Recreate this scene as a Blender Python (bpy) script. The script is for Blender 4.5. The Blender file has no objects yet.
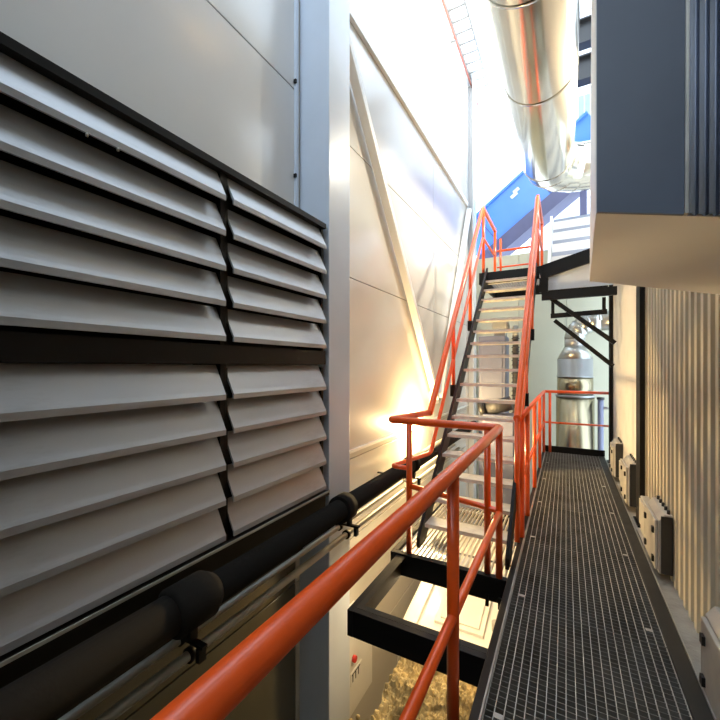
import bpy, math, random
from mathutils import Vector, Matrix, noise
random.seed(7)
sc = bpy.context.scene
col = sc.collection

# ------------------------------------------------------------------ camera, world, exposure
EYE = 1.6
cam_d = bpy.data.cameras.new('camera')
cam_d.sensor_width = 36.0
cam_d.lens = 36.0 * 375 / 720
cam_d.shift_y = 6 / 720
cam_d.clip_start = 0.02
cam = bpy.data.objects.new('camera', cam_d)
cam.location = (0, 0, EYE)
cam.rotation_euler = (math.radians(90), 0, math.atan(206 / 375))
col.objects.link(cam)
sc.camera = cam

world = bpy.data.worlds.new('sky')
sc.world = world
world.use_nodes = True
bg = world.node_tree.nodes['Background']
bg.inputs['Color'].default_value = (0.74, 0.87, 1.0, 1)
bg.inputs['Strength'].default_value = 2.6

vs = sc.view_settings
vs.view_transform = 'Standard'
vs.look = 'None'
vs.gamma = 1.0
vs.use_curve_mapping = False
vs.exposure = 0.85


# ------------------------------------------------------------------ materials
def mat(name, color, rough=0.5, metal=0.0, coat=0.0, var=0.0, vscale=3.0, bump=0.0, bscale=60.0,
        emit=None, estr=0.0, stretch=(1, 1, 1), dirt=None, dscale=4.0, damt=0.5, spec=0.5, trans=0.0):
    m = bpy.data.materials.new(name)
    m.use_nodes = True
    nt = m.node_tree
    b = nt.nodes['Principled BSDF']
    b.inputs['Base Color'].default_value = (*color, 1)
    b.inputs['Roughness'].default_value = rough
    b.inputs['Metallic'].default_value = metal
    b.inputs['Coat Weight'].default_value = coat
    b.inputs['Coat Roughness'].default_value = 0.12
    b.inputs['Specular IOR Level'].default_value = spec
    b.inputs['Transmission Weight'].default_value = trans
    if emit:
        b.inputs['Emission Color'].default_value = (*emit, 1)
        b.inputs['Emission Strength'].default_value = estr
    tc = nt.nodes.new('ShaderNodeTexCoord')
    mp = nt.nodes.new('ShaderNodeMapping')
    mp.inputs['Scale'].default_value = stretch
    nt.links.new(tc.outputs['Object'], mp.inputs['Vector'])
    last = None
    if var > 0:
        n = nt.nodes.new('ShaderNodeTexNoise')
        n.inputs['Scale'].default_value = vscale
        n.inputs['Detail'].default_value = 5
        nt.links.new(mp.outputs['Vector'], n.inputs['Vector'])
        r = nt.nodes.new('ShaderNodeValToRGB')
        r.color_ramp.elements[0].position = 0.3
        r.color_ramp.elements[1].position = 0.7
        r.color_ramp.elements[0].color = (*[c * (1 - var) for c in color], 1)
        r.color_ramp.elements[1].color = (*[min(1, c * (1 + var * 0.5)) for c in color], 1)
        nt.links.new(n.outputs['Fac'], r.inputs['Fac'])
        last = r.outputs['Color']
        mr = nt.nodes.new('ShaderNodeMapRange')
        mr.inputs['To Min'].default_value = max(0.02, rough * 0.8)
        mr.inputs['To Max'].default_value = min(1, rough * 1.25)
        nt.links.new(n.outputs['Fac'], mr.inputs['Value'])
        nt.links.new(mr.outputs['Result'], b.inputs['Roughness'])
    if dirt:
        n2 = nt.nodes.new('ShaderNodeTexNoise')
        n2.inputs['Scale'].default_value = dscale
        n2.inputs['Detail'].default_value = 8
        n2.inputs['Roughness'].default_value = 0.65
        nt.links.new(mp.outputs['Vector'], n2.inputs['Vector'])
        r2 = nt.nodes.new('ShaderNodeValToRGB')
        r2.color_ramp.elements[0].position = 0.52
        r2.color_ramp.elements[1].position = 0.72
        r2.color_ramp.elements[0].color = (0, 0, 0, 1)
        r2.color_ramp.elements[1].color = (damt, damt, damt, 1)
        nt.links.new(n2.outputs['Fac'], r2.inputs['Fac'])
        mx = nt.nodes.new('ShaderNodeMixRGB')
        mx.inputs['Color1'].default_value = (*color, 1)
        mx.inputs['Color2'].default_value = (*dirt, 1)
        nt.links.new(r2.outputs['Color'], mx.inputs['Fac'])
        if last:
            nt.links.new(last, mx.inputs['Color1'])
        last = mx.outputs['Color']
    if last:
        nt.links.new(last, b.inputs['Base Color'])
    if bump > 0:
        n3 = nt.nodes.new('ShaderNodeTexNoise')
        n3.inputs['Scale'].default_value = bscale
        n3.inputs['Detail'].default_value = 4
        nt.links.new(mp.outputs['Vector'], n3.inputs['Vector'])
        bp = nt.nodes.new('ShaderNodeBump')
        bp.inputs['Strength'].default_value = bump
        bp.inputs['Distance'].default_value = 0.01
        nt.links.new(n3.outputs['Fac'], bp.inputs['Height'])
        nt.links.new(bp.outputs['Normal'], b.inputs['Normal'])
    return m


M = {}
M['panel'] = mat('painted_panel', (0.66, 0.675, 0.69), 0.22, coat=0.25, var=0.05, vscale=1.2, bump=0.04, bscale=1.5)
M['backpanel'] = mat('greenish_cream_panel', (0.50, 0.495, 0.38), 0.4, var=0.05, vscale=1.5)
M['shade_olive'] = mat('shaded_olive_panel', (0.10, 0.095, 0.07), 0.25, coat=0.3, var=0.1, vscale=2)  # shade on the low near wall put into the base colour
M['panel_cream'] = mat('cream_wall_panel', (0.60, 0.575, 0.525), 0.22, coat=0.25, var=0.05, vscale=1.2, bump=0.04, bscale=1.5)
M['joint'] = mat('joint_shadow_gap', (0.06, 0.06, 0.06), 0.8, var=0.1)
M['column'] = mat('pale_blue_grey_paint', (0.62, 0.70, 0.82), 0.3, coat=0.2, var=0.04)
M['louver'] = mat('weathered_aluminium', (0.41, 0.43, 0.46), 0.36, metal=0.4, var=0.10, vscale=2.0, stretch=(1, .25, 1),
                  dirt=(0.13, 0.115, 0.09), dscale=3.0, damt=0.55)
M['black'] = mat('black_painted_steel', (0.004, 0.004, 0.0045), 0.45, var=0.2, vscale=8, spec=0.25)
M['darksteel'] = mat('dark_brown_steel', (0.018, 0.016, 0.013), 0.5, var=0.25, vscale=9, spec=0.3)
M['rubber'] = mat('black_insulation', (0.011, 0.0095, 0.008), 0.85, var=0.25, bump=0.2, bscale=40, spec=0.15)
M['conduit'] = mat('grey_conduit', (0.42, 0.41, 0.36), 0.45, metal=0.3, var=0.15, vscale=6)
M['orange'] = mat('orange_gloss_paint', (0.93, 0.105, 0.008), 0.30, coat=0.35, var=0.06, vscale=5,
                  dirt=(0.50, 0.05, 0.008), dscale=9, damt=0.25)
M['galv'] = mat('galvanised_steel', (0.42, 0.42, 0.40), 0.42, metal=0.7, var=0.2, vscale=14)
M['tread'] = mat('galvanised_tread', (0.74, 0.71, 0.62), 0.5, metal=0.1, var=0.15, vscale=14)
M['grate'] = mat('dull_grating_steel', (0.21, 0.21, 0.20), 0.5, metal=0.5, var=0.3, vscale=5,
                 dirt=(0.07, 0.06, 0.045), dscale=3, damt=0.7)
M['grate_light'] = mat('worn_grating_rod', (0.42, 0.42, 0.40), 0.45, metal=0.5, var=0.25, vscale=6)
M['duct'] = mat('bright_spiral_duct', (0.66, 0.61, 0.50), 0.17, metal=1.0, var=0.05, vscale=2, bump=0.05, bscale=3)
M['vessel'] = mat('brushed_vessel_steel', (0.34, 0.30, 0.20), 0.24, metal=0.95, var=0.12, vscale=3, stretch=(6, 6, .6))
M['vessel_grey'] = mat('grey_vessel_band', (0.42, 0.44, 0.45), 0.35, metal=0.5, var=0.1)
M['foil'] = mat('foil_elbow', (0.48, 0.49, 0.47), 0.3, metal=0.85, var=0.15, vscale=8)
M['blue'] = mat('blue_casing_paint', (0.075, 0.22, 0.72), 0.35, coat=0.3, var=0.06)
M['navy'] = mat('slate_casing_base', (0.09, 0.09, 0.17), 0.5, var=0.1)
M['slate'] = mat('slate_blue_panel', (0.10, 0.128, 0.185), 0.42, var=0.12, vscale=2.5)
M['slate_rib'] = mat('slate_ribbed_sheet', (0.22, 0.25, 0.32), 0.22, metal=0.8, var=0.12, vscale=3)
M['cream'] = mat('cream_sheet', (0.76, 0.755, 0.72), 0.5, var=0.05, vscale=2, dirt=(0.45, 0.42, 0.35), dscale=5, damt=0.2)
M['soffit'] = mat('white_housing_sheet', (0.88, 0.89, 0.90), 0.45, var=0.03, vscale=2)
M['riser'] = mat('riser_shade_grey', (0.30, 0.33, 0.40), 0.5, var=0.05)  # shadow between the white steps put into the riser colour
M['corr'] = mat('cream_corrugated_sheet', (0.60, 0.555, 0.44), 0.42, var=0.08, vscale=2, stretch=(1, 4, .4))
M['white'] = mat('white_paint', (0.78, 0.78, 0.76), 0.4, var=0.04)
M['siding'] = mat('white_siding', (0.80, 0.82, 0.85), 0.5, var=0.03)
M['boxgrey'] = mat('grey_cast_box', (0.46, 0.44, 0.40), 0.45, var=0.12, vscale=12)
M['boxdark'] = mat('dark_end_plate', (0.02, 0.02, 0.022), 0.4, var=0.1)
M['ledge'] = mat('concrete_kerb', (0.34, 0.33, 0.30), 0.8, var=0.2, vscale=12, bump=0.3, bscale=50)
M['concrete'] = mat('dusty_concrete', (0.30, 0.27, 0.22), 0.85, var=0.25, vscale=5, bump=0.3, bscale=40)
M['cabinet'] = mat('blue_grey_cabinet', (0.17, 0.19, 0.29), 0.4, var=0.06)
M['hose'] = mat('dark_ribbed_hose', (0.05, 0.05, 0.055), 0.5, var=0.1)
M['machine'] = mat('white_machine_cover', (0.80, 0.78, 0.72), 0.35, coat=0.2, var=0.05, vscale=4)
M['dirt'] = mat('straw_coloured_rubble', (0.52, 0.41, 0.20), 0.95, var=0.55, vscale=9, bump=0.6, bscale=30,
                dirt=(0.10, 0.07, 0.035), dscale=6, damt=0.9)
M['roof'] = mat('dark_shade_sheet', (0.16, 0.16, 0.17), 0.7, var=0.1)  # used only for the added overhead slab that blocks sky light
M['red'] = mat('red_button', (0.65, 0.03, 0.02), 0.35, var=0.05)
M['glass_lamp'] = mat('lit_lamp_glass', (1, 0.9, 0.7), 0.3, emit=(1.0, 0.72, 0.38), estr=40, var=0.02)
M['glass_fill'] = mat('lit_fill_glass', (1, 0.95, 0.9), 0.3, emit=(1.0, 0.9, 0.72), estr=30, var=0.02)  # glowing face of the added unseen light
M['pane'] = mat('dim_window_pane', (0.22, 0.27, 0.33), 0.1, var=0.1)
M['bluesign'] = mat('blue_sign_paint', (0.05, 0.35, 0.85), 0.4, var=0.05)
M['redpipe'] = mat('dull_red_pipe', (0.55, 0.16, 0.12), 0.4, var=0.1)


# ------------------------------------------------------------------ mesh helpers
class MB:
    def __init__(self):
        self.v = []; self.f = []; self.s = []

    def box(self, x0, x1, y0, y1, z0, z1, mtx=None):
        return self.hexa([(x0, y0, z0), (x1, y0, z0), (x1, y1, z0), (x0, y1, z0),
                          (x0, y0, z1), (x1, y0, z1), (x1, y1, z1), (x0, y1, z1)], mtx)

    def hexa(self, p, mtx=None):
        b = len(self.v)
        self.v += [tuple(mtx @ Vector(q)) if mtx else tuple(q) for q in p]
        for q in ((0, 3, 2, 1), (4, 5, 6, 7), (0, 1, 5, 4), (1, 2, 6, 5), (2, 3, 7, 6), (3, 0, 4, 7)):
            self.f.append(tuple(b + i for i in q)); self.s.append(False)
        return self

    def beam(self, p0, p1, w, h, up=(0, 0, 1)):
        p0 = Vector(p0); p1 = Vector(p1)
        d = (p1 - p0).normalized(); u = Vector(up)
        r = d.cross(u).normalized(); u = r.cross(d)
        P = []
        for e in (p0, p1):
            for (a, c) in ((-1, -1), (1, -1), (1, 1), (-1, 1)):
                P.append(tuple(e + r * a * w / 2 + u * c * h / 2))
        b = len(self.v); self.v += P
        for q in ((3, 2, 1, 0), (4, 5, 6, 7), (0, 1, 5, 4), (1, 2, 6, 5), (2, 3, 7, 6), (3, 0, 4, 7)):
            self.f.append(tuple(b + i for i in q)); self.s.append(False)
        return self

    def tube(self, pts, r, n=16, fillet=0.0, caps=True):
        pts = [Vector(p) for p in pts]
        path = [pts[0]]
        for i in range(1, len(pts) - 1):
            a, b, c = pts[i - 1], pts[i], pts[i + 1]
            if fillet > 0:
                d1 = (a - b); d2 = (c - b)
                l = min(fillet, d1.length * .45, d2.length * .45)
                q1 = b + d1.normalized() * l; q2 = b + d2.normalized() * l
                for k in range(7):
                    t = k / 6
                    path.append(q1 * (1 - t) ** 2 + b * 2 * t * (1 - t) + q2 * t * t)
            else:
                path.append(b)
        path.append(pts[-1])
        rr = r if isinstance(r, (list, tuple)) else [r] * len(path)
        T = []
        for i in range(len(path)):
            a = path[max(0, i - 1)]; c = path[min(len(path) - 1, i + 1)]
            T.append((c - a).normalized())
        t0 = T[0]
        ref = Vector((0, 0, 1)) if abs(t0.z) < .9 else Vector((1, 0, 0))
        nrm = (ref - t0 * ref.dot(t0)).normalized()
        b0 = len(self.v)
        for i, p in enumerate(path):
            t = T[i]
            nrm = (nrm - t * nrm.dot(t)).normalized()
            bn = t.cross(nrm)
            k = 1.0
            if 0 < i < len(path) - 1:
                d1 = (path[i] - path[i - 1]).normalized()
                k = 1 / max(.6, d1.dot(t))
            for j in range(n):
                an = 2 * math.pi * j / n
                self.v.append(tuple(p + (nrm * math.cos(an) + bn * math.sin(an)) * rr[i] * (k if fillet == 0 else 1)))
        for i in range(len(path) - 1):
            for j in range(n):
                a = b0 + i * n + j; c = b0 + i * n + (j + 1) % n
                self.f.append((a, c, c + n, a + n)); self.s.append(True)
        if caps:
            self.f.append(tuple(b0 + j for j in reversed(range(n)))); self.s.append(False)
            e = b0 + (len(path) - 1) * n
            self.f.append(tuple(e + j for j in range(n))); self.s.append(False)
        return self

    def lathe(self, prof, c, n=32):
        b0 = len(self.v)
        for (r, z) in prof:
            for j in range(n):
                an = 2 * math.pi * j / n
                self.v.append((c[0] + r * math.cos(an), c[1] + r * math.sin(an), c[2] + z))
        for i in range(len(prof) - 1):
            for j in range(n):
                a = b0 + i * n + j; d = b0 + i * n + (j + 1) % n
                self.f.append((a, d, d + n, a + n)); self.s.append(True)
        self.f.append(tuple(b0 + j for j in reversed(range(n)))); self.s.append(False)
        e = b0 + (len(prof) - 1) * n
        self.f.append(tuple(e + j for j in range(n))); self.s.append(False)
        return self

    def extrude_x(self, prof, x0, x1):      # closed profile in (y, z)
        b = len(self.v); n = len(prof)
        self.v += [(x0, y, z) for y, z in prof] + [(x1, y, z) for y, z in prof]
        for i in range(n):
            j = (i + 1) % n
            self.f.append((b + i, b + j, b + n + j, b + n + i)); self.s.append(False)
        self.f.append(tuple(b + i for i in reversed(range(n)))); self.s.append(False)
        self.f.append(tuple(b + n + i for i in range(n))); self.s.append(False)
        return self

    def extrude_y(self, prof, y0, y1):      # closed profile in (x, z)
        b = len(self.v); n = len(prof)
        self.v += [(x, y0, z) for x, z in prof] + [(x, y1, z) for x, z in prof]
        for i in range(n):
            j = (i + 1) % n
            self.f.append((b + i, b + j, b + n + j, b + n + i)); self.s.append(False)
        self.f.append(tuple(b + i for i in reversed(range(n)))); self.s.append(False)
        self.f.append(tuple(b + n + i for i in range(n))); self.s.append(False)
        return self

    def extrude_z(self, prof, z0, z1):      # closed profile in (x, y)
        b = len(self.v); n = len(prof)
        self.v += [(x, y, z0) for x, y in prof] + [(x, y, z1) for x, y in prof]
        for i in range(n):
            j = (i + 1) % n
            self.f.append((b + i, b + j, b + n + j, b + n + i)); self.s.append(False)
        self.f.append(tuple(b + i for i in reversed(range(n)))); self.s.append(False)
        self.f.append(tuple(b + n + i for i in range(n))); self.s.append(False)
        return self

    def build(self, name, m, parent=None, bevel=0.0):
        me = bpy.data.meshes.new(name)
        me.from_pydata(self.v, [], self.f)
        me.polygons.foreach_set('use_smooth', self.s)
        import bmesh
        bm = bmesh.new(); bm.from_mesh(me)
        bmesh.ops.recalc_face_normals(bm, faces=bm.faces)
        bm.to_mesh(me); bm.free()
        me.materials.append(M[m])
        o = bpy.data.objects.new(name, me)
        col.objects.link(o)
        if parent is not None:
            o.parent = parent
            o.location = -parent.get('_org', Vector((0, 0, 0))) if False else o.location
            o.matrix_parent_inverse = parent.matrix_basis.inverted()
        if bevel:
            bv = o.modifiers.new('bevel', 'BEVEL')
            bv.width = bevel; bv.segments = 2; bv.limit_method = 'ANGLE'
        return o


def tag(o, label, cat, group=None, kind=None):
    o['label'] = label; o['category'] = cat
    if group: o['group'] = group
    if kind: o['kind'] = kind
    return o


def thing(name, label, cat, loc, group=None):
    o = bpy.data.objects.new(name, None)
    o.empty_display_size = 0.1
    o.location = loc
    col.objects.link(o)
    return tag(o, label, cat, group)


def struct(o, label=None, cat=None):
    o['kind'] = 'structure'
    if label: o['label'] = label
    if cat: o['category'] = cat
    return o


def box(name, m, parent, x0, x1, y0, y1, z0, z1, bevel=0.0):
    return MB().box(x0, x1, y0, y1, z0, z1).build(name, m, parent, bevel)


# ================================================================== STRUCTURE
LOW = -3.0
WX = -2.03       # face of the left wall
RX = 0.70        # face of the right wall

fl = struct(box('floor', 'concrete', None, -2.6, 3.0, -3.0, 16.0, LOW - .2, LOW), 'dusty concrete floor below the walkway', 'floor')

# left wall: dark core with separate painted panels, joints recessed
wl = struct(box('wall_left', 'joint', None, WX - .25, WX - .05, -3.0, 9.8, LOW, 8.6),
            'tall pale panelled wall behind louvers and stair', 'wall')
zs = [LOW, -1.66, -.26, .60, 2.55, 3.96, 5.37, 6.78, 8.6]
ys = [-3.0, 2.55, 6.35, 9.8]
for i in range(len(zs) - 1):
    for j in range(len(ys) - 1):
        box('panel', 'shade_olive' if (j == 0 and i < 3) else ('panel' if j == 0 else 'panel_cream'), wl, WX - .05, WX, ys[j] + .005, ys[j + 1] - .005, zs[i] + .005, zs[i + 1] - .005, .003)  # low near panels darkened in colour where little light reaches

# right wall; near part raised out of view to shade the left wall
wr = struct(MB().box(RX + .05, RX + .25, 4.65, 7.75, LOW, 5.3).box(RX + .05, RX + .25, -3.0, 4.65, LOW, 7.6).build('wall_right', 'cream'),
            'cream wall along the right of the walkway', 'wall')
box('smooth_panel', 'cream', wr, RX, RX + .05, 4.95, 7.75, -.2, 5.3)


def corrugated(y0, y1, pitch, depth, xf):
    pr = []; y = y0
    while y < y1 - 1e-4:
        pr += [(xf, y), (xf, y + pitch * .38), (xf + depth, y + pitch * .52), (xf + depth, y + pitch * .86)]
        y += pitch
    pr.append((xf, y))
    return pr, y


pr, ye = corrugated(-3.0, 4.62, .125, .048, RX)
mb = MB(); b = 0
for (x, y) in pr:
    mb.v += [(x, y, -.03), (x, y, 7.6)]
for i in range(len(pr) - 1):
    mb.f.append((2 * i, 2 * i + 2, 2 * i + 3, 2 * i + 1)); mb.s.append(False)
cs = mb.build('corrugated_sheet', 'corr', wr)
cs['label'] = 'cream corrugated sheet cladding'

wb = struct(box('wall_back', 'panel', None, -2.6, 3.0, 9.8, 9.95, LOW, 4.3), 'pale back wall behind vessel and stair', 'wall')
for k in range(5):
    box('panel', 'backpanel', wb, -1.99 + k, -1.0 + k, 9.76, 9.8, LOW + .01, 4.3, .003)

wf = struct(box('shade_wall', 'shade_olive', None, -2.6, 3.0, -3.2, -3.0, LOW, 4.3), 'added unseen wall behind the viewer holding back low light', 'wall')  # added behind the camera so sky light enters only from high up
ce = struct(box('shade_slab', 'roof', None, -2.6, 3.0, .1, 1.7, 8.6, 8.8), 'added unseen slab shading the near passage', 'shade_slab')  # unseen slab added to keep overhead sky light off the near part

# cover strip on the wall beside the column
tr = struct(box('trim_1', 'column', None, WX, WX + .025, 2.53, 2.56, 2.8, 8.6), 'thin pale vertical cover strip beside the column', 'trim')
for z in (3.2, 4.0, 4.9): box('clip', 'black', tr, WX + .005, WX + .03, 2.515, 2.53, z, z + .03)

# ================================================================== LEFT SIDE: LOUVERS, COLUMN
XL = -1.70
names = [('upper', 'near', 1.742), ('upper', 'far', 1.742), ('lower', 'near', .605), ('lower', 'far', .605)]


def blade_mesh(y0, y1, n):
    # sloped blade with a hanging drip lip, profile in (x, z); z=0 is the lip bottom
    t = .006
    prof = [(XL - .085, .20), (XL - .012, .052), (XL, .030), (XL, 0), (XL - .010, 0), (XL - .011, .026),
            (XL - .022, .044), (XL - .092, .192)]
    mb = MB(); b = 0; m = len(prof)
    cap_in = .0
    for e, y in enumerate((y0, y1)):
        mb.v += [(x, y, z) for x, z in prof]
    for i in range(m):
        j = (i + 1) % m
        mb.f.append((i, j, m + j, m + i)); mb.s.append(False)
    mb.f.append(tuple(reversed(range(m)))); mb.s.append(False)
    mb.f.append(tuple(m + i for i in range(m))); mb.s.append(False)
    return mb


for (row, side, zb) in names:
    y0, y1 = ((-1.3, 1.512) if side == 'near' else (1.562, 2.535))
    lab = {('upper', 'near'): 'long weathered louver bank above eye level, nearest the viewer',
           ('upper', 'far'): 'short upper louver bank beside the pale column',
           ('lower', 'near'): 'long weathered louver bank below the dark crossbar, nearest the viewer',
           ('lower', 'far'): 'short lower louver bank beside the pale column, above the pipe'}[(row, side)]
    t = thing('ventilation_louver', lab, 'louver', (XL - .15, (y0 + y1) / 2, zb - .02), 'ventilation louvers on the left wall')
    top = zb + .985
    fr = MB()
    fr.box(WX, WX + .03, y0 - .02, y1 + .02, zb - .02, top)             # backing
    fr.build('backing', 'black', t)
    fr = MB().box(WX, XL - .05, y1 - .002, y1 + .024, zb - .02, top)
    fr.build('end_plate', 'black', t)
    fr = MB().box(WX, XL - .05, y0 - .024, y0 + .002, zb - .02, top)
    fr.build('end_plate', 'black', t)
    me = None
    for k in range(5):
        if me is None:
            o = blade_mesh(y0 + .004, y1 - .004, 5).build('blade', 'louver', t); me = o.data
        else:
            o = bpy.data.objects.new('blade', me); col.objects.link(o); o.parent = t
            o.matrix_parent_inverse = t.matrix_basis.inverted()
        o.location = (0, 0, zb + k * .2005)
        if row == 'upper' and side == 'near' and k == 4:
            for yy in (.80, .92):
                s = MB().tube([(XL - .004, yy, zb + k * .2005 - .012), (XL - .004, yy, zb + k * .2005 + .002)], .006, 8).build('screw', 'galv', o)
lf = thing('louver_frame', 'black steel frame holding the four louver banks', 'frame', (WX, .6, .4))
box('top_rail', 'black', lf, WX, XL - .025, -1.35, 2.565, 2.725, 2.765)
box('crossbar', 'black', lf, WX + .03, XL - .03, -1.35, 2.56, 1.612, 1.722)
box('mullion', 'black', lf, WX + .03, XL - .055, 1.515, 1.56, .585, 2.735)
box('sill', 'darksteel', lf, WX, XL + .01, -1.35, 2.56, .55, .585)
box('sill_lip', 'conduit', lf, XL + .01, XL + .016, -1.35, 2.56, .575, .590)
box('apron', 'darksteel', lf, WX + .02, XL - .03, -1.35, 2.56, .42, .55)

cm = thing('steel_column', 'pale blue-grey boxed column beside the louvers', 'column', (-1.87, 2.77, LOW))
box('shaft', 'column', cm, WX, -1.72, 2.60, 2.94, LOW, 8.6, .006)
box('base_plate', 'black', cm, WX, -1.66, 2.57, 2.98, LOW, LOW + .03)

# far column and bracing on the left wall
fc = thing('wall_column', 'pale steel column on the far end of the left wall', 'column', (-1.95, 9.0, LOW))
box('web', 'panel', fc, WX, -1.88, 8.98, 9.02, LOW, 8.6)
box('flange', 'panel', fc, -1.90, -1.87, 8.85, 9.15, LOW, 8.6)
box('flange', 'panel', fc, WX, WX + .02, 8.85, 9.15, LOW, 8.6)

wrail = thing('wall_girt', 'long horizontal pale steel girt high on the left wall', 'beam', (-1.98, 6.0, 5.3))
box('girt_web', 'white', wrail, WX, -1.985, 2.94, 8.84, 5.30, 5.40, .004)

for (lab, pa, pb) in (('pale diagonal brace leaning down from the column to the lamp', (-1.955, 3.02, 5.2), (-1.955, 6.28, 1.05)),
                      ('pale diagonal brace rising from the lamp to the far column', (-1.955, 8.78, 5.2), (-1.955, 6.50, 1.05))):
    t = thing('diagonal_brace', lab, 'brace', pb, 'wall braces')
    MB().beam(pa, pb, .08, .10, (1, 0, 0)).build('bar', 'white', t)
    MB().box(WX, WX + .02, pb[1] - .12, pb[1] + .12, pb[2] - .12, pb[2] + .12).build('gusset', 'cream', t)

# cable ladder and red pipe along the eave
ct = thing('cable_ladder', 'slender cable ladder along the top of the left wall', 'cable tray', (-1.85, 6, 8.3))
box('side_rail', 'galv', ct, -1.99, -1.96, 3.2, 9.7, 8.35, 8.43)
box('side_rail', 'galv', ct, -1.66, -1.63, 3.2, 9.7, 8.35, 8.43)
for k in range(22): box('rung', 'galv', ct, -1.96, -1.66, 3.3 + k * .29, 3.34 + k * .29, 8.37, 8.40)
for k in range(5): box('hanger', 'galv', ct, WX, -1.96, 3.5 + k * 1.4, 3.54 + k * 1.4, 8.37, 8.40)
rp = thing('red_pipe', 'thin dull red pipe running under the eave', 'pipe', (-1.9, 6, 8.1))
MB().tube([(-1.94, 2.96, 8.15), (-1.94, 9.7, 8.15)], .018, 8).build('pipe_run', 'redpipe', rp)
for k in range(5): box('bracket', 'galv', rp, WX, -1.93, 3.3 + k * 1.4, 3.33 + k * 1.4, 8.12, 8.135)

# ================================================================== PIPES UNDER THE LOUVERS
PX, PZ = -1.56, .47
ip = thing('insulated_pipe', 'thick black insulated pipe running below the louvers', 'pipe', (PX, 2.5, PZ))
MB().tube([(PX, 1.2, PZ), (PX, 7.4, PZ)], .078, 24).build('pipe_run', 'rubber', ip)
MB().tube([(PX, -1.5, PZ + .01), (PX, 1.06, PZ + .01)], .088, 24).build('thick_sleeve', 'rubber', ip)
v = MB().tube([(PX, 1.06, PZ + .01), (PX, 1.075, PZ + .01), (PX, 1.25, PZ + .01), (PX, 1.30, PZ + .01)], [.088, .112, .112, .08], 24)
v.build('valve_jacket', 'rubber', ip)
MB().tube([(PX, 2.50, PZ), (PX, 2.62, PZ)], .105, 24).build('coupling', 'rubber', ip)
MB().tube([(PX, 4.02, PZ), (PX, 4.12, PZ)], .100, 24).build('coupling', 'rubber', ip)
for yy in (1.18, 2.66, 4.15):
    box('hanger_strap', 'black', ip, PX - .015, PX + .015, yy - .02, yy + .02, PZ - .17, PZ - .07)
    box('hanger_arm', 'black', ip, WX, PX + .09, yy - .015, yy + .015, PZ - .185, PZ - .17)
    box('hanger_tab', 'black', ip, PX + .05, PX + .075, yy - .02, yy + .02, PZ - .25, PZ - .185)

for (lab, x, z, r) in (('thin grey conduit hanging lowest below the black pipe', -1.60, .20, .024),
                       ('grey flat conduit tucked against the wall under the black pipe', -1.67, .250, .020)):
    c = thing('conduit', lab, 'conduit', (x, 2.5, z), 'conduits below the black pipe')
    MB().tube([(x, -1.5, z), (x, 6.4, z)], r, 14).build('conduit_run', 'conduit', c)
    for yy in (1.20, 2.68, 4.17):
        MB().tube([(x, yy - .015, z), (x, yy + .015, z)], r * 1.5, 14).build('clip', 'black', c)

# lower trim on the wall
tw = struct(box('trim_2', 'darksteel', None, WX, WX + .04, -3.0, 2.6, .02, .09), 'dark rail low on the wall below the louvers', 'trim')
tw3 = struct(box('trim_3', 'cream', None, WX, WX + .03, 2.94, 9.7, .67, .70), 'thin pale horizontal strip on the lower left wall', 'trim')

# ================================================================== WALKWAY
WY1 = 7.85
wk = thing('walkway', 'long steel grating walkway with dark side frames', 'walkway', (.1, 3, -.2))
box('side_frame', 'black', wk, -.385, -.345, -1.5, WY1, -.2, .012, .003)
box('edge_strip', 'galv', wk, -.345, -.337, -1.5, WY1, -.03, .012)
box('side_frame', 'darksteel', wk, .505, .585, -1.5, WY1, -.2, .010, .003)
box('edge_strip', 'galv', wk, .585, .592, -1.5, WY1, -.03, .016)
box('end_toe_board', 'black', wk, -.36, .60, WY1, WY1 + .03, -.2, .11)
for k in range(5): box('joist', 'black', wk, -.345, .505, 1.2 + k * 1.6, 1.25 + k * 1.6, -.16, -.045)


def grating(x0, x1, y0, y1, px, py, zt, h, name, parent, w=.004):
    mb = MB(); n = round((x1 - x0) / px)
    for i in range(n + 1):
        x = x0 + (x1 - x0) * i / n
        mb.box(x - w / 2, x + w / 2, y0, y1, zt - h * .35, zt + .001)
    rods = mb
    mb = MB(); n = round((y1 - y0) / py)
    for i in range(n + 1):
        y = y0 + (y1 - y0) * i / n
        mb.box(x0, x1, y - .0015, y + .0015, zt - h, zt - .001)
    return rods, mb


for k in range(9):
    y0 = -1.4 + k * 1.027; y1 = y0 + 1.02
    rods, bars = grating(-.333, .500, y0, y1, .0417, .034, 0.0, .03, 'g', None)
    gp = bars.build('grating_panel', 'grate', wk)
    rods.build('bearing_bars', 'grate_light', gp)['kind'] = 'stuff'
    for (cx_, cy_) in ((-.27, y0 + .12), (.44, y0 + .12)):
        MB().box(cx_ - .018, cx_ + .018, cy_ - .014, cy_ + .014, .001, .005).build('clip', 'grate_light', gp)

# kerb between walkway and right wall
kb = struct(box('trim_4', 'ledge', None, .60, RX + .05, -3.0, 7.75, -.3, -.03), 'grey kerb at the foot of the corrugated wall', 'trim')

# open frame and lower platform left of walkway
pf = thing('open_frame', 'black steel frame around the open hatch beside the walkway', 'frame', (-.8, 2.5, -.2))
box('front_beam', 'black', pf, -1.22, -.386, 2.12, 2.165, -.17, 0, .003)
box('front_flange', 'darksteel', pf, -1.22, -.386, 2.165, 2.21, -.012, 0)
box('side_beam', 'black', pf, -1.26, -1.22, 2.12, 2.94, -.17, -.001)
box('side_flange', 'darksteel', pf, -1.22, -1.18, 2.21, 2.94, -.012, -.001)

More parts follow.
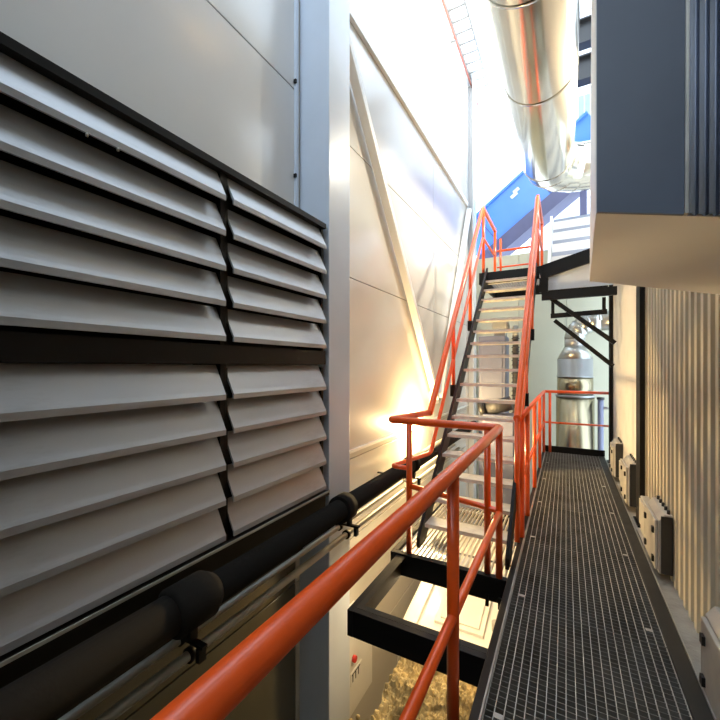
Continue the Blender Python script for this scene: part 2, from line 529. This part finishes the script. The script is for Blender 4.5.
lp = thing('stair_platform', 'small grating platform at the foot of the stair', 'platform', (-.8, 3.6, -.2))
box('front_beam', 'black', lp, -1.32, -.386, 2.945, 3.0, -.17, .012, .003)
box('side_beam', 'black', lp, -1.32, -1.27, 3.0, 4.5, -.17, .012)
box('rear_beam', 'black', lp, -1.27, -.386, 4.45, 4.5, -.17, -.002)
mb = MB(); n = 24
for i in range(n):
    x = -1.25 + i * .0365
    mb.box(x - .006, x + .006, 3.0, 4.45, -.03, 0)
mb.build('bearing_bars', 'tread', lp)['kind'] = 'stuff'
mb = MB()
for i in range(3): mb.box(-1.27, -.39, 3.25 + i * .5, 3.254 + i * .5, -.03, -.012)
mb.build('cross_bars', 'galv', lp)['kind'] = 'stuff'
for x in (-.52, -.43): box('hanger_bolt', 'black', lp, x - .012, x + .012, 2.92, 2.945, -.20, -.12)

# ================================================================== MAIN STAIR
RISE, RUN = .174, .1835
Y1 = 3.257
XLs, XRs = -1.12, -.415
NT = 17
TOPZ = RISE * 18
LY = Y1 + RUN * 17          # landing front


def nose(k): return (Y1 + (k - 1) * RUN, RISE * k)


st = thing('steel_stair', 'steep open steel stair with pale treads rising to landing', 'stair', (-.77, Y1, 0))
sl = RISE / RUN
for (x, nm) in ((XLs - .015, 'l'), (XRs + .015, 'r')):
    ya, yb = Y1 - .12, LY + .06
    def zline(y): return RISE + (y - Y1) * sl
    prof = [(ya, max(.0, zline(ya) - .16)), (ya, zline(ya) + .04), (yb, zline(yb) + .04), (yb, zline(yb) - .20)]
    prof = [(ya, .0), (ya, zline(ya) + .03), (yb, zline(yb) + .03), (yb, zline(yb) - .19), (ya + .16, 0.0)]
    MB().extrude_x(prof, x - .02, x + .008).build('stringer', 'black', st)
tm = None
for k in range(1, NT + 1):
    y, z = nose(k)
    if tm is None:
        mb = MB()
        mb.box(XLs, XRs, 0, .19, -.004, 0)
        mb.box(XLs, XRs, 0, .006, -.032, 0)
        mb.box(XLs, XRs, .184, .19, -.032, 0)
        o = mb.build('tread', 'tread', st); tm = o.data
        o.location = (0, y, z)
    else:
        o = bpy.data.objects.new('tread', tm); col.objects.link(o); o.parent = st
        o.matrix_parent_inverse = st.matrix_basis.inverted()
        o.location = (0, y, z)
box('foot_shoe', 'black', st, XRs - .02, XRs + .028, 4.0, 4.25, .013, .11)

# ------------------------------------------------------------------ railings
R1 = .0315
HR = 1.13; MR = .46
RXn = -.44
nr = thing('guard_rail', 'glossy orange railing running from the viewer and turning across the platform', 'railing', (RXn, 1.5, 0))
MB().tube([(RXn, -1.4, HR), (RXn, 3.0, HR), (-1.35, 3.0, HR), (-1.205, 3.63, HR)], R1, 20, .05).build('handrail', 'orange', nr)
MB().tube([(RXn, -1.4, MR), (RXn, 3.0, MR + .04), (-1.17, 3.0, MR + .12)], .022, 16, .04).build('mid_rail', 'orange', nr)
for (x, y) in ((RXn, .0), (RXn, 1.66), (RXn, 2.97), (RXn - .09, 3.0), (-1.17, 3.0)):
    w = .028
    mb = MB(); mb.box(x - w, x + w, y - .010, y + .010, (-.19 if x > -.5 and y < 2 else 0.013), HR - .02)
    if y < 2:
        mb = MB().box(x - .010, x + .010, y - w, y + w, -.19, HR - .02)
        mb = MB().tube([(x, y, -.19), (x, y, HR - .01)], .027, 16)
    else:
        mb = MB().tube([(x, y, .013), (x, y, HR - .01)], .025, 14)
    mb.build('post', 'orange', nr)
    if y < 2: box('post_foot', 'black', nr, x - .03, -.386, y - .04, y + .04, -.17, -.05)


def stair_rail(x, label, starts, post_ks):
    t = thing('stair_rail', label, 'railing', (x, 4, .2), 'stair handrails')
    (ys0, off) = starts
    yt = LY + .35
    zt = TOPZ + 1.12
    yl = LY
    lead = [(-1.19, 3.03, MR + .26), (-1.345, 3.03, MR + .26)] if x < -1 else [(x, ys0, MR + .26)]
    MB().tube([(x, ys0, HR), (x, ys0 + .03, HR), (x, yl, TOPZ + HR - .06), (x, yt + .9, TOPZ + HR - .06)], R1, 18, .06).build('handrail', 'orange', t)
    MB().tube([*lead, (x, ys0 + .05, MR + .26), (x, yl, TOPZ + .58), (x, yt + .9, TOPZ + .58)], .02, 14, .05).build('mid_rail', 'orange', t)
    for k in post_ks:
        y, z = nose(k)
        zr = HR + (y - ys0 - .03) * (TOPZ / (yl - ys0 - .03))
        MB().tube([(x, y, z - .12), (x, y, min(zr, TOPZ + HR) - .01)], .023, 14).build('post', 'orange', t)
        MB().box(x - .03, x + .03, y - .035, y + .035, z - .16, z - .02).build('post_clamp', 'black', t)
    for y in (yl + .06, yt + .85):
        MB().tube([(x, y, TOPZ + .012), (x, y, TOPZ + HR - .01)], .024, 14).build('post', 'orange', t)
    if x > -1: MB().tube([(x, ys0 + .02, .02), (x, ys0 + .02, HR)], .023, 14).build('post', 'orange', t)
    return t


srl = stair_rail(-1.20, 'orange handrail on the wall side of the stair', (3.62, 0), (8, 13))
srr = stair_rail(-.385, 'orange handrail on the walkway side of the stair', (3.62, 0), (7.6, 12))

fr = thing('guard_rail', 'orange railing along the far walkway, turning at its end', 'railing', (-.36, 5, 0))
MB().tube([(-.36, 3.72, HR), (-.36, 7.75, HR), (.66, 7.75, HR)], .026, 16, .05).build('handrail', 'orange', fr)
MB().tube([(-.36, 3.85, MR + .1), (-.36, 7.75, MR + .1), (.66, 7.75, MR + .1)], .018, 12, .04).build('mid_rail', 'orange', fr)
for (x, y) in ((-.36, 3.78), (-.36, 4.35), (-.36, 5.4), (-.36, 6.5), (-.36, 7.70), (-.26, 7.75)):
    MB().tube([(x, y, .013), (x, y, HR - .01)], .024, 14).build('post', 'orange', fr)

# ================================================================== UPPER LANDING
ul = thing('upper_landing', 'black-framed steel landing at the top of the stair', 'landing', (-.3, 7.1, TOPZ - .3))
LYb = 7.75
box('front_beam', 'black', ul, -1.22, -.36, LY, LY + .04, TOPZ - .19, TOPZ + .0, .003)
box('side_beam', 'black', ul, -1.26, -1.22, LY, LYb, TOPZ - .19, TOPZ)
box('rear_beam', 'black', ul, -1.26, .635, LYb, LYb + .05, TOPZ - .19, TOPZ)
MB().beam((-.36, LY + .03, TOPZ - .1), (.62, LY + .03, TOPZ + .16), .05, .2).build('raking_beam', 'black', ul)
box('channel_face', 'column', ul, -.30, .60, LY + .10, LY + .12, TOPZ - .36, TOPZ - .02)
box('lower_beam', 'black', ul, -.33, .635, LY + .02, LY + .09, TOPZ - .52, TOPZ - .40)
box('end_stub', 'black', ul, -.36, -.24, LY + .0, LY + .09, TOPZ - .40, TOPZ - .18)
mb = MB()
for i in range(40): mb.box(-1.21 + i * .0475, -1.204 + i * .0475, LY + .04, LYb, TOPZ - .035, TOPZ - .002)
mb.build('bearing_bars', 'galv', ul)['kind'] = 'stuff'
mb = MB()
for i in range(16): mb.box(-1.22, .66, LY + .08 + i * .08, LY + .084 + i * .08, TOPZ - .03, TOPZ - .01)
mb.build('cross_bars', 'galv', ul)['kind'] = 'stuff'
# hanging bracket
yb_ = LY + .2
MB().beam((-.18, yb_, TOPZ - .52), (-.18, yb_, 2.36), .045, .045, (0, 1, 0)).build('hanger', 'black', ul)
MB().beam((.49, yb_, TOPZ - .52), (.49, yb_, 2.38), .045, .045, (0, 1, 0)).build('hanger', 'black', ul)
MB().beam((-.21, yb_, 2.38), (.53, yb_, 2.40), .05, .07).build('tie_bar', 'black', ul)
MB().beam((-.22, yb_ - .06, 2.66), (.62, yb_ - .06, 1.93), .05, .06).build('strut', 'black', ul)
MB().beam((-.16, yb_ + .2, 2.33), (.62, yb_ + .2, 1.60), .05, .06).build('strut', 'black', ul)
# landing guard
lg = thing('guard_rail', 'short orange railing across the back of the upper landing', 'railing', (-.4, LYb, TOPZ))
MB().tube([(-1.19, LYb, TOPZ + .72), (-.45, LYb, TOPZ + .72)], .022, 12).build('handrail', 'orange', lg)
MB().tube([(-1.19, LYb, TOPZ + .40), (-.45, LYb, TOPZ + .40)], .016, 12).build('mid_rail', 'orange', lg)
for x in (-1.12, -.55): MB().tube([(x, LYb, TOPZ), (x, LYb, TOPZ + .95)], .022, 12).build('post', 'orange', lg)

# posts on the right
for (lab, x0, x1, y0, y1, z1) in (('black steel post between corrugated sheet and smooth panel', .655, .70, 4.70, 4.93, 5.3),
                                  ('slim black post at the end of the walkway', .64, .695, 7.58, 7.68, 3.2)):
    t = thing('steel_post', lab, 'post', ((x0 + x1) / 2, (y0 + y1) / 2, -.03))
    box('shaft', 'black', t, x0, x1, y0, y1, -.03, z1, .004)
    box('foot_plate', 'black', t, x0 - .02, x1, y0 - .03, y1 + .03, -.03, -.015)

# ================================================================== JUNCTION BOXES
def jbox(label, x0, y0, y1, z0, z1, bracket=True):
    t = thing('junction_box', label, 'junction box', ((x0 + RX) / 2, (y0 + y1) / 2, z0), 'junction boxes along the right wall')
    zt = z1 - .05
    # body with sloped shoulder toward the walkway
    prof = [(x0, z0), (RX, z0), (RX, z1), (x0 + .035, z1), (x0, zt)]
    MB().extrude_y(prof, y0 + .012, y1).build('body', 'boxgrey', t, .006)
    box('end_plate', 'boxdark', t, x0 + .012, RX - .003, y0, y0 + .012, z0 + .008, z1 - .012)
    lid = box('lid', 'boxgrey', t, x0 - .022, x0, y0 + .03, y1 - .02, z0 + .02, zt - .005, .006)
    for zz in (z0 + .09, zt - .09):
        for yy in (y0 + .07, y1 - .08):
            box('clasp', 'darksteel', t, x0 - .036, x0 - .018, yy - .018, yy + .018, zz - .022, zz + .022)
    for k in range(5):
        yy = y0 + .05 + k * (y1 - y0 - .1) / 4
        MB().tube([(RX - .02, yy, z1), (RX - .02, yy, z1 + .03)], .011, 8).build('cable_gland', 'boxdark', t)
    return t


jbox('large grey junction box in the right foreground corner, cropped by frame', .615, 1.75, 2.50, -.03, .40)
jbox('grey junction box with black end plate, second from the viewer', .615, 3.56, 4.02, .03, .48)
jbox('cream junction box beside the foot of the black post', .612, 5.10, 5.55, .03, .52)
jbox('farthest small junction box near the slim black post', .600, 6.35, 6.75, .03, .52)
for (lab, y0, y1, z1) in (('small cable trunking piece between the second and third junction boxes', 4.18, 4.52, .34),
                          ('small cable trunking piece beyond the third junction box', 5.75, 6.1, .36)):
    t = thing('cable_trunking', lab, 'trunking', (.66, (y0 + y1) / 2, -.03), 'trunking along the right wall')
    box('body', 'boxgrey', t, .635, RX, y0, y1, .0, z1, .006)
    box('lid', 'boxgrey', t, .622, .635, y0 + .02, y1 - .02, .08, z1 - .02, .004)
    box('shelf_foot', 'boxgrey', t, .61, RX, y0 - .03, y1 + .05, -.03, .0)

# ================================================================== SUSPENDED HOUSING (right, overhead)
hb = thing('overhead_housing', 'large cream housing with slate blue front hanging over the walkway', 'housing', (.4, 2, 2))
A0 = (.084, 1.42, 2.09); A1 = (.69, 1.42, 1.951)
B0 = (.118, 2.50, 2.082); B1 = (.69, 2.50, 1.951)
TZ = 5.2
MB().hexa([A0, A1, B1, B0, (.084, 1.42, TZ), (.69, 1.42, TZ), (.69, 2.5, TZ), (.136, 2.5, TZ)]).build('body', 'soffit', hb)


def zb_at(x): return 2.09 - .23 * (x - .084)


MB().hexa([(.086, 1.405, zb_at(.086)), (.300, 1.405, zb_at(.3)), (.300, 1.42, zb_at(.3)), (.086, 1.42, zb_at(.086)),
           (.086, 1.405, TZ), (.312, 1.405, TZ), (.312, 1.42, TZ), (.086, 1.42, TZ)]).build('front_panel', 'slate', hb)
MB().hexa([(.300, 1.396, zb_at(.3)), (.308, 1.396, zb_at(.308)), (.308, 1.42, zb_at(.308)), (.300, 1.42, zb_at(.3)),
           (.312, 1.396, TZ), (.320, 1.396, TZ), (.320, 1.42, TZ), (.312, 1.42, TZ)]).build('edge_trim', 'galv', hb)
mb = MB(); x = .309; P_ = []
while x < .68:
    P_ += [(x, 1.398), (x + .008, 1.398), (x + .0115, 1.416), (x + .0185, 1.416)]
    x += .022
for (x, y) in P_:
    mb.v += [(x, y, zb_at(x)), (x + .012 * max(0, (.69 - x) / .39), y, TZ)]
for i in range(len(P_) - 1):
    mb.f.append((2 * i, 2 * i + 2, 2 * i + 3, 2 * i + 1)); mb.s.append(False)
mb.build('ribbed_sheet', 'slate_rib', hb)

# ================================================================== OVERHEAD DUCT
DX, DZ, DR = -.31, EYE + 3.99, .45
du = thing('ventilation_duct', 'large shiny round metal duct overhead', 'duct', (DX, 5, DZ - DR))
ysg = [-2.9, -1.0, .8, 2.4, 4.0, 5.6, 8.0]
for i in range(len(ysg) - 1):
    MB().tube([(DX, ysg[i] + .012, DZ), (DX, ysg[i + 1] - .012, DZ)], DR, 64, caps=False).build('duct_section', 'duct', du)
for y in ysg[1:]:
    MB().tube([(DX, y - .014, DZ), (DX, y + .014, DZ)], DR + .008, 64, caps=True).build('joint_ring', 'duct', du)
# segmented elbow to the right
cpt = Vector((DX + .75, 8.012, DZ)); prev = None
pts = [(DX, 8.012, DZ)]
for k in range(1, 5):
    an = math.pi - k * (math.pi / 2) / 4
    pts.append((cpt.x + .75 * math.cos(an), cpt.y + .75 * math.sin(an), DZ))
for i in range(len(pts) - 1):
    mb = MB().tube([pts[i], pts[i + 1]], DR, 48, caps=False)
    # mitre: re-sweep using neighbours
    mb.build('elbow_segment', 'duct', du)
MB().tube([pts[-1], (pts[-1][0] + .9, pts[-1][1], DZ)], DR, 48).build('duct_section', 'duct', du)
for i in range(1, len(pts)):
    d = (Vector(pts[i]) - Vector(pts[i - 1])).normalized()
    MB().tube([Vector(pts[i]) - d * .01, Vector(pts[i]) + d * .01], DR + .006, 48).build('joint_ring', 'duct', du)
for y in (2.4, 5.6): MB().tube([(DX, y + .05, DZ + DR), (DX, y + .05, 8.6)], .012, 8).build('hanger_rod', 'galv', du)

# ================================================================== BACKGROUND MACHINES
VX, VY = .155, 8.6
vs_ = thing('dust_vessel', 'upright shiny cylindrical vessel with conical top behind the walkway end', 'vessel', (VX, VY, LOW))
MB().lathe([(.335, LOW), (.335, 1.02)], (VX, VY, 0), 48).build('lower_body', 'vessel', vs_)
MB().lathe([(.345, .99), (.345, 1.03)], (VX, VY, 0), 48).build('band', 'vessel_grey', vs_)
MB().lathe([(.315, 1.03), (.315, 1.38)], (VX, VY, 0), 48).build('middle_body', 'vessel', vs_)
MB().lathe([(.325, 1.38), (.325, 1.40), (.31, 1.40), (.31, 1.74)], (VX, VY, 0), 48).build('upper_body', 'vessel_grey', vs_)
MB().lathe([(.31, 1.74), (.19, 1.98)], (VX, VY, 0), 48).build('cone', 'foil', vs_)
MB().lathe([(.18, 1.98), (.18, 2.16)], (VX, VY, 0), 32).build('neck', 'vessel_grey', vs_)
e_pts = [(VX, VY, 2.16), (VX + .02, VY, 2.26), (VX + .10, VY, 2.37), (VX + .24, VY, 2.44), (VX + .42, VY, 2.47), (VX + .9, VY, 2.47)]
for i in range(len(e_pts) - 1):
    d = (Vector(e_pts[i + 1]) - Vector(e_pts[i])).normalized()
    MB().tube([Vector(e_pts[i]) - d * .03, Vector(e_pts[i + 1]) + d * .03], .185, 28).build('elbow_segment', 'foil', vs_)
gp_ = thing('grey_pipe', 'short grey vertical pipe right of the shiny vessel', 'pipe', (.58, 8.5, LOW))
MB().tube([(.58, 8.5, LOW), (.58, 8.5, 1.0)], .05, 20).build('pipe_run', 'cabinet', gp_)
MB().tube([(.58, 8.5, .96), (.58, 8.5, 1.0)], .065, 20).build('collar', 'boxdark', gp_)
MB().tube([(.58, 8.5, .80), (.82, 8.5, .80)], .025, 12).build('branch', 'galv', gp_)

cb = thing('machine_cabinet', 'blue-grey cabinet seen between the stair treads', 'cabinet', (-1.1, 7.4, LOW))
box('body', 'cabinet', cb, -1.40, -.94, 7.05, 7.55, LOW, 2.14, .01)
box('door', 'cabinet', cb, -1.33, -.99, 7.035, 7.05, -.6, 2.05, .004)
box('door_handle', 'black', cb, -1.05, -1.03, 7.01, 7.035, .7, .85)
cmn = thing('drive_motor', 'small grey motor on top of the cabinet behind the stair', 'motor', (-1.0, 7.3, 2.14))
MB().tube([(-1.05, 7.12, 2.33), (-1.05, 7.5, 2.33)], .12, 20).build('motor_body', 'conduit', cmn)
for k in range(6): MB().tube([(-1.05, 7.16 + k * .05, 2.33), (-1.05, 7.175 + k * .05, 2.33)], .14, 20).build('cooling_fin', 'conduit', cmn)
box('foot', 'conduit', cmn, -1.15, -.96, 7.16, 7.44, 2.14, 2.24)
hs = thing('ribbed_hose', 'dark ribbed hose hanging beside the blue-grey cabinet', 'hose', (-.79, 7.2, .4))
MB().tube([(-.79, 7.2, .4), (-.79, 7.2, 2.15)], .05, 16).build('core', 'hose', hs)
for k in range(22): MB().lathe([(.045, -.016), (.075, 0), (.045, .016)], (-.79, 7.2, .45 + k * .078), 16).build('rib', 'hose', hs)
MB().tube([(-.79, 7.2, 2.12), (-.79, 7.2, 2.2), (-.80, 7.3, 2.30)], .05, 14, .04).build('cuff', 'conduit', hs)
box('support', 'darksteel', hs, -.935, -.76, 7.17, 7.24, .33, .40)

pm = thing('pump_unit', 'dark pump with grey casing under the stair', 'pump', (-.95, 6.2, .3))
MB().tube([(-1.15, 6.3, .90), (-.75, 6.3, 1.02)], .11, 20).build('motor_body', 'hose', pm)
MB().tube([(-1.22, 6.3, .88), (-1.13, 6.3, .905)], .14, 20).build('end_cap', 'boxdark', pm)
box('pedestal', 'cabinet', pm, -1.15, -.70, 6.1, 6.5, LOW, .84, .01)

bc = thing('blue_conveyor', 'blue inclined conveyor casing beyond the top of the stair', 'conveyor', (-1.5, 10.6, 4.5))
cx0, cz0 = -2.35, 4.40
ang = math.atan2(5.80 - 4.93, -.463 + 1.609)
dv = Vector((math.cos(ang), 0, math.sin(ang))); uv = Vector((-math.sin(ang), 0, math.cos(ang)))


def incl(s0, s1, h0, h1, y0, y1):
    o = Vector((-1.609, 0, 4.95)); P = []
    for h in (h0, h1):
        for (s, y) in ((s0, y0), (s1, y0), (s1, y1), (s0, y1)):
            q = o + dv * s + uv * h; P.append((q.x, y, q.z))
    return MB().hexa(P)


incl(-.62, -.01, .0, .92, 10.55, 11.2).build('side_panel', 'blue', bc)
incl(.01, 1.6, .0, .92, 10.55, 11.2).build('side_panel', 'blue', bc)
incl(1.62, 3.3, .0, .92, 10.55, 11.2).build('side_panel', 'blue', bc)
incl(-.75, 3.3, -.34, -.0, 10.5, 11.25).build('base_channel', 'navy', bc)
incl(-.65, 3.3, .92, .98, 10.5, 11.25).build('top_flange', 'blue', bc)
incl(-.01, .01, .0, .92, 10.53, 11.2).build('seam', 'navy', bc)
mk = incl(.92, 1.10, .60, .68, 10.535, 10.549); mk.build('white_mark', 'white', bc)
mk = incl(1.04, 1.20, .66, .74, 10.535, 10.549); mk.build('white_mark', 'white', bc)
for (s, nm) in ((-.2, 'a'),):
    box('support_leg', 'navy', bc, -1.95, -1.80, 10.7, 10.85, LOW, 4.5)
box('support_leg', 'navy', bc, .3, .45, 10.7, 10.85, LOW, 6.0)

# pale building beyond, with siding boards and windows
bd = thing('pale_building', 'white clad building with horizontal boards beyond the landing', 'building', (1, 14, LOW))
box('core', 'siding', bd, -.9, 6.0, 14.05, 17, LOW, 14.0)
for k in range(24):
    MB().hexa([(-.9, 13.99, 2.0 + k * .5), (6, 13.99, 2.0 + k * .5), (6, 14.05, 2.0 + k * .5), (-.9, 14.05, 2.0 + k * .5),
               (-.9, 14.03, 2.48 + k * .5), (6, 14.03, 2.48 + k * .5), (6, 14.05, 2.48 + k * .5), (-.9, 14.05, 2.48 + k * .5)]).build('board', 'siding', bd)
for (z0, z1) in ((9.45, 10.3), (8.35, 9.0)):
    w = MB().box(.30, .72, 13.93, 13.99, z0, z1).build('window', 'white', bd)
    MB().box(.35, .50, 13.91, 13.93, z0 + .06, z1 - .06).build('pane', 'pane', w)
    MB().box(.53, .67, 13.91, 13.93, z0 + .06, z1 - .06).build('pane', 'pane', w)
box('blue_board', 'bluesign', bd, .30, .74, 13.90, 13.99, 7.95, 8.30)

for (lab, za, y) in (('upper dark steel beam crossing between duct and housing', 8.45, 9.0), ('lower dark steel beam between duct and housing', 7.70, 9.0)):
    t = thing('roof_beam', lab, 'beam', (1.4, y, za), 'dark beams beyond the duct')
    box('web', 'boxdark', t, .10, 2.8, y - .02, y + .02, za - .22, za + .22)
    box('flange', 'boxdark', t, .10, 2.8, y - .12, y + .12, za + .22, za + .25)
    box('flange', 'boxdark', t, .10, 2.8, y - .12, y + .12, za - .25, za - .22)
tp = thing('support_tower', 'dark steel support holding the roof beams behind the housing', 'tower', (2.7, 9, LOW))
box('shaft', 'slate', tp, 2.62, 2.85, 8.85, 9.15, LOW, 8.7)
box('foot_plate', 'slate', tp, 2.5, 2.95, 8.75, 9.25, LOW, LOW + .03)

# stacked white treads of the next flight beyond the landing
sf = thing('upper_stair', 'white next flight of steps right of the landing', 'stair', (.2, 8.6, TOPZ))
for k in range(5):
    z = TOPZ + .28 + k * .34; y = 7.95 + k * .34
    box('tread', 'white', sf, -.25, .95, y, y + .36, z - .17, z)
    box('riser', 'riser', sf, -.25, .95, y + .34, y + .355, z, z + .17)
MB().beam((.99, 7.85, TOPZ + .0), (.99, 9.7, TOPZ + 1.79), .05, .28).build('stringer', 'white', sf)
MB().beam((-.29, 7.85, TOPZ + .0), (-.29, 9.7, TOPZ + 1.79), .05, .28).build('stringer', 'white', sf)

# ================================================================== BELOW THE WALKWAY
mc = thing('machine_cover', 'white lit machine cover with square hatch seen through the open frame', 'machine', (-1.1, 4.4, LOW))
MB().hexa([(-1.62, 3.62, LOW), (-.42, 3.62, LOW), (-.42, 5.4, LOW), (-1.62, 5.4, LOW),
           (-1.55, 3.66, -1.15), (-.45, 3.66, -1.15), (-.45, 5.4, -.80), (-1.55, 5.4, -.80)]).build('body', 'machine', mc, .02)
sl2 = .35 / 1.74
for (nm, x0, x1, y0, y1, h, m) in (('hatch_frame', -1.22, -.72, 3.85, 4.40, .03, 'machine'), ('hatch_lid', -1.17, -.77, 3.90, 4.35, .045, 'machine')):
    z = lambda y: -1.15 + (y - 3.66) * sl2
    MB().hexa([(x0, y0, z(y0) - .01), (x1, y0, z(y0) - .01), (x1, y1, z(y1) - .01), (x0, y1, z(y1) - .01),
               (x0, y0, z(y0) + h), (x1, y0, z(y0) + h), (x1, y1, z(y1) + h), (x0, y1, z(y1) + h)]).build(nm, m, mc, .006)
MB().tube([(-.62, 4.0, -1.1), (-.62, 4.0, -1.0)], .045, 16).build('lifting_knob', 'boxgrey', mc)
MB().beam((-1.40, 3.70, -1.12), (-1.40, 5.3, -.79), .05, .05).build('rib', 'machine', mc)

# rubble heap
mb = MB(); nx, ny = 150, 150
X0, X1, Yy0, Yy1 = -1.66, -.2, 1.7, 3.61
for j in range(ny + 1):
    for i in range(nx + 1):
        x = X0 + (X1 - X0) * i / nx; y = Yy0 + (Yy1 - Yy0) * j / ny
        e = min(1, min(i, nx - i) / 25, j / 20)
        h = noise.fractal(Vector((x * 4, y * 4, 3.1)), .7, 2.1, 7) * .10 + noise.cell(Vector((x * 16, y * 16, 1))) * .02 + noise.cell(Vector((x * 30 + y * 9, y * 30, 1))) * .012
        z = LOW + .02 + e * (1.56 + .24 * (y - 2.5) + h)
        mb.v.append((x + noise.noise(Vector((x * 11, y * 11, 5))) * .02, y, z))
for j in range(ny):
    for i in range(nx):
        a = j * (nx + 1) + i
        mb.f.append((a, a + 1, a + nx + 2, a + nx + 1)); mb.s.append(False)
rb = mb.build('rubble_heap', 'dirt', None)
tag(rb, 'straw-coloured heap of rubble below the open frame', 'rubble', kind='stuff')
cl = 0
for k in range(40):
    x = random.uniform(-1.6, -.5); y = random.uniform(2.2, 3.3); r = random.uniform(.02, .05)
    m2 = MB().lathe([(r * .3, -r * .8), (r, -r * .2), (r * .85, r * .4), (r * .35, r * .8)], (0, 0, 0), 7)
    ob = m2.build('lump', 'dirt', rb)
    ob.location = (x, y, LOW + 1.58 + .24 * (y - 2.5)); ob.rotation_euler = (random.random() * 3, random.random() * 3, random.random() * 3)

ctl = thing('control_box', 'cream control box with red button on the lower wall', 'control box', (-1.9, 3.3, -1.5))
box('body', 'cream', ctl, WX, -1.80, 3.05, 3.55, -1.75, -.95, .008)
MB().tube([(-1.80, 3.14, -1.22), (-1.77, 3.14, -1.22)], .03, 16).build('button', 'red', ctl)
box('label_plate', 'white', ctl, -1.80, -1.796, 3.09, 3.30, -1.46, -1.34)
for k in range(3): box('label_stroke', 'black', ctl, -1.796, -1.7945, 3.12 + k * .055, 3.135 + k * .055, -1.44, -1.37)
box('label_stroke', 'black', ctl, -1.796, -1.7945, 3.11, 3.27, -1.372, -1.36)

# ================================================================== LAMPS
def lamp(name, label, loc, nrm, energy, color, r=.09, mname='glass_lamp', size=.08):
    n = Vector(nrm).normalized(); L = Vector(loc)
    t = thing(name, label, 'lamp', loc)
    MB().tube([L, L + n * .03], r * 1.15, 24).build('base', 'boxgrey', t)
    MB().tube([L + n * .03, L + n * .06, L + n * .085], [r, r * .9, r * .5], 24).build('glass', mname, t)
    ref = Vector((0, 0, 1)) if abs(n.z) < .9 else Vector((1, 0, 0))
    s = n.cross(ref).normalized()
    MB().tube([L + s * r * 1.1 + n * .03, L + s * r + n * .09, L - s * r + n * .09, L - s * r * 1.1 + n * .03], .005, 6, .02).build('guard', 'galv', t)
    ld = bpy.data.lights.new(name + '_light', 'POINT')
    ld.energy = energy; ld.color = color; ld.shadow_soft_size = size
    lo = bpy.data.objects.new(name + '_light', ld); col.objects.link(lo)
    lo.location = L + n * .20
    return t


lamp('bulkhead_lamp', 'glowing round bulkhead lamp on the left wall by the stair foot', (WX, 5.30, .72), (1, 0, 0), 150, (1.0, .70, .32))
lamp('work_lamp', 'round work lamp under the stair platform lighting the machine', (-.95, 3.35, -.045), (0, -.1, -1), 15, (1.0, .74, .42))


fl_ = thing('fill_light', 'floodlight added out of view on the right wall to brighten the pale wall', 'lamp', (.82, 6.3, 5.3))  # added light source, hidden from view, brightens the upper left wall
MB().tube([(.82, 6.3, 5.3), (.82, 6.3, 5.55)], .02, 10).build('stem', 'black', fl_)
Fm = Matrix.Translation((.80, 6.3, 5.68)) @ Matrix.Rotation(math.radians(-12), 4, 'Y')
MB().box(-.05, .08, -.22, .22, -.14, .14, Fm).build('housing', 'black', fl_)
MB().box(-.06, -.05, -.20, .20, -.12, .12, Fm).build('glass', 'glass_fill', fl_)
ad = bpy.data.lights.new('fill_light_beam', 'AREA')
ad.shape = 'RECTANGLE'; ad.size = .24; ad.size_y = .40
ad.spread = math.radians(125)
ad.energy = 170; ad.color = (1.0, .90, .70)
ao = bpy.data.objects.new('fill_light_beam', ad); col.objects.link(ao)
ao.location = Fm @ Vector((-.08, 0, 0))
ao.rotation_euler = (Vector((-2.03, 6.2, 5.7)) - ao.location).to_track_quat('-Z', 'Y').to_euler()
